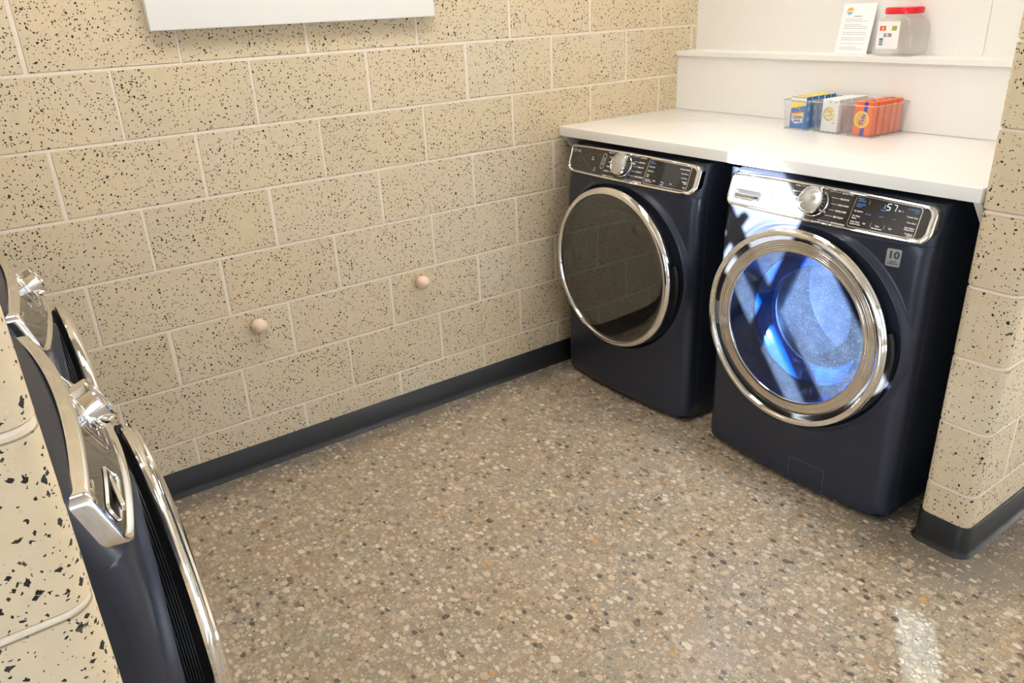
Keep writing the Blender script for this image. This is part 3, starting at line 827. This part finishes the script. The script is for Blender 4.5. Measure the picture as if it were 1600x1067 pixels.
        bd = obj('badge', bm, M['badge'], T, smooth=True, label='small silver sticker reading 10')
        bm = bmesh.new(); p2 = on_front(0.0018)
        add_text(bm, '10', 0.2655, 0.8575, 0.028, p2, 'CENTER', 0.0012, sx=1.1)
        add_text(bm, 'LIMITED', 0.2655, 0.846, 0.0055, p2, 'CENTER', 0.0002); add_text(bm, 'WARRANTY', 0.2655, 0.840, 0.0055, p2, 'CENTER', 0.0002)
        obj('badge_lettering', bm, M['dark_ink'], bd)
        # filter door at the bottom
        poly = rrect(0.030, 0.158, 0.028, 0.112, 0.003)
        bm = bmesh.new(); conform(bm, poly, 0.0010, 0, 14, 6); fd = obj('filter_door', bm, M['navy'], T, smooth=True)
        bm = bmesh.new(); ring_line(bm, resample(poly, 0.012), 0.0012, 0.0014); obj('filter_door_gap', bm, M['grey_plastic'], fd)
    else:
        for s, z, ink in (('MORE', 0.988, bb), ('OPTIONS', 0.983, bb), ('Damp Alert', 0.971, wb), ('My Settings', 0.957, wb), ('eDry', 0.944, wb), ('Lock', 0.938, wb), ('Delay Dry', 0.928, wb), ('Control Lock', 0.9225, wb)):
            tx(s, 0.128, z, 0.0055, 'LEFT', ink)
        for s, z, ink in (('Extended Tumble', 0.982, wb), ('More Time +', 0.968, wb), ('Less Time -', 0.954, wb), ('Wrinkle', 0.942, wb), ('Care', 0.937, wb), ('Light', 0.924, wb)):
            tx(s, 0.301, z, 0.0055, 'RIGHT', ink)
        for s, x in (('Level', 0.168), ('Temp', 0.205), ('Dry', 0.241)): tx(s, x, 0.928, 0.0055, 'CENTER')
        tx('Sanitize', 0.205, 0.9205, 0.0045, 'CENTER')
        pill = resample(rrect(-0.124, -0.104, 0.936, 0.988, 0.0095, 6), 0.01); ring_line(wb, pill, 0.0014, 0.005)
        ring_line(wb, resample(rrect(-0.118, -0.110, 0.966, 0.974, 0.002, 3), 0.01), 0.001, 0.005); ring_line(wb, resample(rrect(-0.118, -0.110, 0.949, 0.957, 0.002, 3), 0.01), 0.001, 0.005)
        line(wb, -0.122, 0.962, -0.106, 0.962, 0.0006, 0.005)
        ring_line(wb, resample(rrect(-0.158, -0.148, 0.922, 0.934, 0.002, 3), 0.01), 0.0009, 0.005)
        tx('WiFi', -0.19, 0.966, 0.006); tx('Connect', -0.19, 0.960, 0.005)
        # blue arc low on the right of the knob
        for i in range(14):
            a0, a1 = math.radians(-72 + 4 * i), math.radians(-68 + 4 * i)
            line(bb, 0.049 * math.cos(a0), kz + 0.049 * math.sin(a0), 0.049 * math.cos(a1), kz + 0.049 * math.sin(a1), 0.0016, 0.0052)
    obj('emblem', eb, M['emblem'], P, label='small round emblem and word')
    obj('cycle_names', cb, M['white_ink'], P, label='white printed cycle names around the knob'); obj('pointer_lines', clb, M['white_ink'], P)
    obj('button_lettering', wb, M['white_ink'], P, label='white printed button lettering')
    obj('blue_lettering', bb, M['blue_ink'], P, label='blue printed lettering')
    return T

def mat_knob():
    m, nt, b = new_mat('radial_brushed_metal'); n = N(nt); c = n.coord(); x, y, z = n.sepx(c)
    a = n.math('ARCTAN2', x, n.math('SUBTRACT', z, 0.975))
    s = n.math('SINE', n.math('MULTIPLY', a, 4.0))
    n.link(n.mapr(n.noise(n.comb(n.math('MULTIPLY', a, 8.0), 0.0, 0.0), 4, 2), 0.3, 0.7, 0.16, 0.3), b.inputs['Roughness'])
    b.inputs['Base Color'].default_value = (0.62, 0.66, 0.70, 1); b.inputs['Metallic'].default_value = 1.0
    b.inputs['Anisotropic'].default_value = 0.8
    tg = n.node('ShaderNodeTangent', direction_type='RADIAL', axis='Y'); n.link(tg.outputs[0], b.inputs['Tangent'])
    return m
M['knob_face'] = mat_knob()

XR = 1.018
dry = machine('dryer', 'dryer', 'navy blue front-load dryer with dark smoked door, next to the back wall under the countertop', (XR, -0.430, 0), -PI / 2, 'dryers')
wash = machine('washer', 'washing_machine', 'navy blue front-load washer with sunlit ribbed chrome door and a silver badge, under the countertop', (XR, -1.2525, 0), -PI / 2 - math.radians(0.8), 'washing machines')
w2 = copy_tree(wash); w2.location = (-XR + 0.028, -1.2525, 0); w2.rotation_euler = (0, 0, PI / 2)
w2['label'] = 'navy washer seen edge-on at the left, directly behind the near block wall end'
d2 = copy_tree(dry); d2.location = (-XR + 0.030, -0.430, 0); d2.rotation_euler = (0, 0, PI / 2)
d2['label'] = 'navy machine at far left seen edge-on, the one against the back block wall'

# ------------------------------------------------------------------ clear bins with detergent boxes
def make_bin(y0, y1, label, first=None):
    if first is None:
        t = thing('clear_bin', label, 'bin', (1.64, (y0 + y1) / 2, CZ1 + 0.0005), 0, 'clear plastic bins on the countertop')
        hw = 0.052; L0, L1 = -0.103, 0.096; H = 0.104; fl_ = 0.006
        bm = bmesh.new()
        def ring(e, z):
            return [(a, b2, z) for a, b2 in rrect(L0 - e, L1 + e, -hw - e, hw + e, 0.010, 5)]
        vs = grid(bm, [ring(-0.012, 0.0), ring(-0.002, 0.002), ring(0.0, 0.006), ring(fl_, H), ring(fl_ + 0.002, H + 0.0015), ring(fl_ + 0.001, H + 0.003), ring(fl_ - 0.0005, H + 0.002), ring(fl_ - 0.0018, H), ring(-0.0018, 0.0075), ring(-0.010, 0.0035)], closed=True)
        bm.faces.new(vs[0]); bm.faces.new(vs[-1])
        obj('bin_body', bm, M['clear'], t, smooth='auto')
        bm = bmesh.new(); P1 = [ring(fl_ - 0.0012, H + 0.0005), ring(fl_ + 0.0018, H + 0.0012), ring(fl_ + 0.0018, H + 0.0030), ring(fl_ - 0.0012, H + 0.0036)]
        grid(bm, P1 + [P1[0]], closed=True); obj('bin_rim', bm, M['frost'], t)
        bm = bmesh.new(); P1 = [ring(-0.0015, 0.0006), ring(0.0006, 0.0012), ring(0.0010, 0.0036), ring(-0.0008, 0.0042)]
        grid(bm, P1 + [P1[0]], closed=True); obj('bin_base_edge', bm, M['frost'], t)
        # grip slot in the short front side
        bm = bmesh.new(); po = resample(rrect(-0.018, 0.018, 0.060, 0.080, 0.008, 4), 0.006); k = len(po); rows = []
        for i in range(k):
            p = Vector(po[i]); c0 = Vector((0, 0.07)); q = p + (p - c0).normalized() * 0.0016
            xx = L0 - fl_ * p.y / H
            rows.append([(xx - 0.0015, p.x, p.y), (xx - 0.0015, q.x, q.y), (xx + 0.002, q.x, q.y)])
        rows.append(rows[0]); grid(bm, rows); obj('grip_slot', bm, M['grey_ink'], t)
        return t
    t = copy_tree(first); t.location.y = (y0 + y1) / 2; t['label'] = label; return t
b1 = make_bin(-0.732, -0.842, 'clear plastic bin holding the blue and yellow boxes')
make_bin(-0.858, -0.968, 'clear plastic bin holding the white boxes, middle of the three bins', b1)
make_bin(-0.989, -1.101, 'clear plastic bin holding the orange boxes', b1)

BWd, BHt, BDp = 0.066, 0.112, 0.030
def carton(kind):
    """small carton: front faces -X (towards the room), local origin at its base centre"""
    base = {'blue': M['sky'], 'white': M['carton_white'], 'orange': M['orange']}[kind]
    nm = 'detergent_box'
    t = thing(nm, '', 'box', (0, 0, 0), 0)
    obj('carton', B(-BDp / 2, BDp / 2, -BWd / 2, BWd / 2, 0, BHt, bev=0.0008), base, t)
    X = -BDp / 2 - 0.0004
    pf = lambda e: (lambda u, v: (X - e, -u, v))     # u to the viewer's right when looking +X
    def poly(bm, pts, e): bm.faces.new([bm.verts.new(pf(e)(u, v)) for u, v in pts])
    def disc(bm, u, v, r_, e, sx=1): poly(bm, [(u + sx * r_ * math.cos(i / 28 * 2 * PI), v + r_ * math.sin(i / 28 * 2 * PI)) for i in range(28)], e)
    h = BWd / 2
    if kind == 'orange':
        bm = bmesh.new(); poly(bm, [(-0.006, 0), (0.010, 0), (0.016, BHt), (0.002, BHt)], 0); obj('stripe', bm, M['violet'], t)
        bm = bmesh.new(); disc(bm, -0.004, 0.053, 0.029, 0.0003); obj('emblem', bm, M['yellow'], t)
        bm = bmesh.new(); disc(bm, -0.004, 0.053, 0.022, 0.0005); obj('emblem_center', bm, M['orange_ink'], t)
        bm = bmesh.new(); add_text(bm, 'Tide', 0.0035, 0.053 - 0.021, 0.0225, pf(0.0008), 'LEFT', 0.0008, rot=math.radians(78)); obj('brand_lettering', bm, M['violet'], t)
        bm = bmesh.new()
        bm.faces.new([bm.verts.new(p) for p in ((-0.012, -0.008, BHt + 0.0003), (-0.012, 0.006, BHt + 0.0003), (0.013, 0.006, BHt + 0.0003), (0.013, -0.008, BHt + 0.0003))]); obj('top_stripe', bm, M['violet'], t)
    elif kind == 'blue':
        bm = bmesh.new(); poly(bm, [(-h, 0.070), (h, 0.084), (h, 0.095), (-h, 0.095)], 0); poly(bm, [(-h + .005, 0.052), (h - .006, 0.060), (h - .010, 0.046), (-h + .008, 0.040)], 0)
        bm.faces.new([bm.verts.new(p) for p in ((-0.0145, -h + .001, BHt + 0.0003), (-0.0145, h - .001, BHt + 0.0003), (0.0145, h - .001, BHt + 0.0003), (0.0145, -h + .001, BHt + 0.0003))])
        obj('yellow_bands', bm, M['yellow'], t)
        bm = bmesh.new(); poly(bm, [(-h, 0.098), (h, 0.098), (h, 0.110), (-h, 0.110)], 0); poly(bm, [(-0.026, 0.046), (0.026, 0.050), (0.022, 0.022), (-0.010, 0.016), (-0.026, 0.028)], 0.0003); obj('white_patch', bm, M['carton_white'], t)
        bm = bmesh.new(); poly(bm, [(-0.024, 0.058), (0.024, 0.066), (0.022, 0.060), (-0.022, 0.053)], 0.0004); obj('red_band', bm, M['red_ink'], t)
        bm = bmesh.new(); add_text(bm, 'CLEAN', 0, 0.036, 0.0135, pf(0.0006), 'CENTER', 0.0006, rot=0.06); add_text(bm, 'RINSE', 0, 0.024, 0.011, pf(0.0006), 'CENTER', 0.0005, rot=0.06); obj('box_lettering', bm, M['dark_ink'], t)
        bm = bmesh.new()
        for q, zz in enumerate((0.095, 0.070, 0.034)):
            bm.faces.new([bm.verts.new((0.010 * 0.8 * math.cos(i / 20 * 2 * PI), -h - 0.0004, zz + 0.010 * math.sin(i / 20 * 2 * PI))) for i in range(20)])
        obj('side_spots', bm, M['teal_ink'], t)
    else:
        bm = bmesh.new(); disc(bm, -0.004, 0.062, 0.0245, 0, 0.95); obj('round_emblem', bm, M['teal_ink'], t)
        bm = bmesh.new(); disc(bm, -0.002, 0.063, 0.0215, 0.0003, 0.95); obj('emblem_center', bm, M['yellow'], t)
        bm = bmesh.new(); poly(bm, [(-0.023, 0.058), (0.020, 0.066), (0.020, 0.070), (-0.023, 0.062)], 0.0005); poly(bm, [(-0.016, 0.047), (0.018, 0.053), (0.019, 0.056), (-0.018, 0.050)], 0.0005); obj('emblem_bands', bm, M['carton_white'], t)
        bm = bmesh.new(); poly(bm, [(-0.008, 0.098), (0.004, 0.098), (0.002, 0.106), (-0.006, 0.106)], 0); poly(bm, [(0.012, 0.100), (0.028, 0.100), (0.028, 0.105), (0.012, 0.105)], 0)
        for q in range(4): poly(bm, [(0.012, 0.030 + q * .012), (0.026, 0.030 + q * .012), (0.026, 0.033 + q * .012), (0.012, 0.033 + q * .012)], 0) if q < 1 else None
        obj('pale_print', bm, M['grey_ink'], t)
    return t
order = ['front', 'second', 'third', 'fourth', 'rearmost']
desc = {'blue': ('blue and yellow laundry carton, %s in the left clear bin', 'blue and yellow cartons in the left bin', -0.785),
        'white': ('white laundry carton with a round emblem, %s in the middle clear bin', 'white cartons in the middle bin', -0.9155),
        'orange': ('orange laundry carton, %s in the right clear bin', 'orange cartons in the right bin', -1.0475)}
for kind in ('blue', 'white', 'orange'):
    lab, grp, yc = desc[kind]; proto = carton(kind)
    for i in range(5):
        o = proto if i == 0 else copy_tree(proto)
        x = 1.566 + i * 0.0345 + (0.004 if i else 0)
        o.location = (x, yc + random.uniform(-0.0025, 0.0025) - 0.001 * i, CZ1 + 0.005)
        o.rotation_euler = (0, 0, math.radians(random.uniform(-2.0, 2.0)))
        tag(o, lab % (order[i] + (' box' if i in (0, 4) else '')), 'box', grp)

# ------------------------------------------------------------------ jar and sign on the ledge
LZ = 1.320
J = thing('storage_jar', 'clear squarish plastic jar with a red lid standing on the white ledge', 'jar', (1.797, -1.002, LZ + 0.0003))
def jring(hx, hy, rad, z): return [(a, b2, z) for a, b2 in rrect(-hx, hx, -hy, hy, rad, 8)]
bm = bmesh.new()
vs = grid(bm, [jring(0.040, 0.066, 0.020, 0.0), jring(0.050, 0.080, 0.030, 0.004), jring(0.053, 0.084, 0.034, 0.012), jring(0.0545, 0.086, 0.036, 0.03), jring(0.0545, 0.086, 0.036, 0.095), jring(0.053, 0.083, 0.038, 0.108),
               jring(0.050, 0.074, 0.042, 0.120), jring(0.049, 0.062, 0.048, 0.128), jring(0.048, 0.058, 0.0479, 0.132), jring(0.048, 0.058, 0.0479, 0.150)], closed=True)
bm.faces.new(vs[0]); obj('jar_body', bm, M['jar'], J, smooth='auto')
bm = bmesh.new()
vs = grid(bm, [jring(0.052, 0.062, 0.0519, 0.139), jring(0.0535, 0.0645, 0.0534, 0.141), jring(0.0535, 0.0645, 0.0534, 0.155), jring(0.052, 0.063, 0.0519, 0.159), jring(0.047, 0.058, 0.0469, 0.1605)], closed=True)
bm.faces.new(vs[0]); bm.faces.new(vs[-1])
obj('lid', bm, M['red'], J, smooth='auto', label='bright red screw lid')
X = -0.0552
def jp(e): return lambda u, v: (X - e, -u, v)
# paper label
bm = bmesh.new(); box(bm, X, X + 0.0004, -0.022, 0.060, 0.026, 0.116); lab = obj('jar_label', bm, M['paper'], J, label='white paper label reading $1.50')
def jq(bm, u0, u1, v0, v1, e): bm.faces.new([bm.verts.new(jp(e)(u, v)) for u, v in ((u0, v0), (u1, v0), (u1, v1), (u0, v1))])
bm = bmesh.new(); add_text(bm, '$1.50', -0.019, 0.066, 0.016, jp(0.0006), 'CENTER', 0.0005, sx=0.8); obj('price_lettering', bm, M['dark_ink'], lab)
bm = bmesh.new(); jq(bm, -0.050, -0.028, 0.086, 0.101, 0.0004); obj('red_picture', bm, M['red_ink'], lab)
bm = bmesh.new(); bm.faces.new([bm.verts.new(jp(0.0006)(-0.039 + 0.0055 * math.cos(i / 16 * 2 * PI), 0.0935 + 0.0055 * math.sin(i / 16 * 2 * PI))) for i in range(16)]); obj('orange_spot', bm, M['orange_ink'], lab)
bm = bmesh.new(); jq(bm, -0.006, 0.012, 0.086, 0.101, 0.0004); obj('green_picture', bm, M['green_ink'], lab)
bm = bmesh.new(); jq(bm, -0.048, -0.034, 0.038, 0.061, 0.0004); obj('small_picture', bm, M['sky'], lab)
bm = bmesh.new(); jq(bm, -0.047, -0.035, 0.043, 0.047, 0.0006); jq(bm, -0.047, -0.035, 0.051, 0.054, 0.0006); obj('small_picture_bands', bm, M['yellow'], lab)

SG = thing('sign_card', 'white printed instruction card leaning on the wall beside the red-lidded jar', 'sign', (1.806, -0.806, LZ + 0.0005))
SG.rotation_euler = (0, math.radians(12), 0)
SW, SH = 0.066, 0.178
obj('card', B(-0.0012, 0.0012, -SW, SW, 0, SH), M['paper'], SG)
def sp(u, v): return (-0.0017, -u, v)
bm = bmesh.new()
tz = 0.122
bm.free(); bm = bmesh.new()
# greeked text lines: the print is too fine to read in the photograph
random.seed(3)
for row in range(17):
    v = tz - row * 0.0066
    if row in (2, 6, 9, 12, 14): continue
    u = -0.048; end = 0.046 if row % 3 else 0.020
    while u < end:
        L = random.uniform(0.003, 0.009)
        bm.faces.new([bm.verts.new(sp(a, b2)) for a, b2 in ((u, v), (min(u + L, end), v), (min(u + L, end), v + 0.0018), (u, v + 0.0018))]); u += L + 0.0016
obj('text_lines', bm, M['grey_ink'], SG)
bm = bmesh.new(); bm.faces.new([bm.verts.new(sp(a, b2)) for a, b2 in ((-0.016, 0.131), (0.016, 0.131), (0.016, 0.1345), (-0.016, 0.1345))]); obj('card_title', bm, M['grey_ink'], SG)
bm = bmesh.new(); pts = [(-0.037 + 0.0135 * math.cos(i / 16 * PI), 0.152 + 0.0125 * math.sin(i / 16 * PI)) for i in range(17)]
bm.faces.new([bm.verts.new(sp(*p)) for p in pts]); obj('sun_emblem', bm, M['orange_ink'], SG)
bm = bmesh.new(); pts = [(-0.053, 0.150), (-0.045, 0.147), (-0.036, 0.150), (-0.028, 0.147), (-0.023, 0.149), (-0.028, 0.143), (-0.037, 0.137), (-0.046, 0.142)]
bm.faces.new([bm.verts.new(sp(*p)) for p in pts]); obj('wave_emblem', bm, M['teal_ink'], SG)
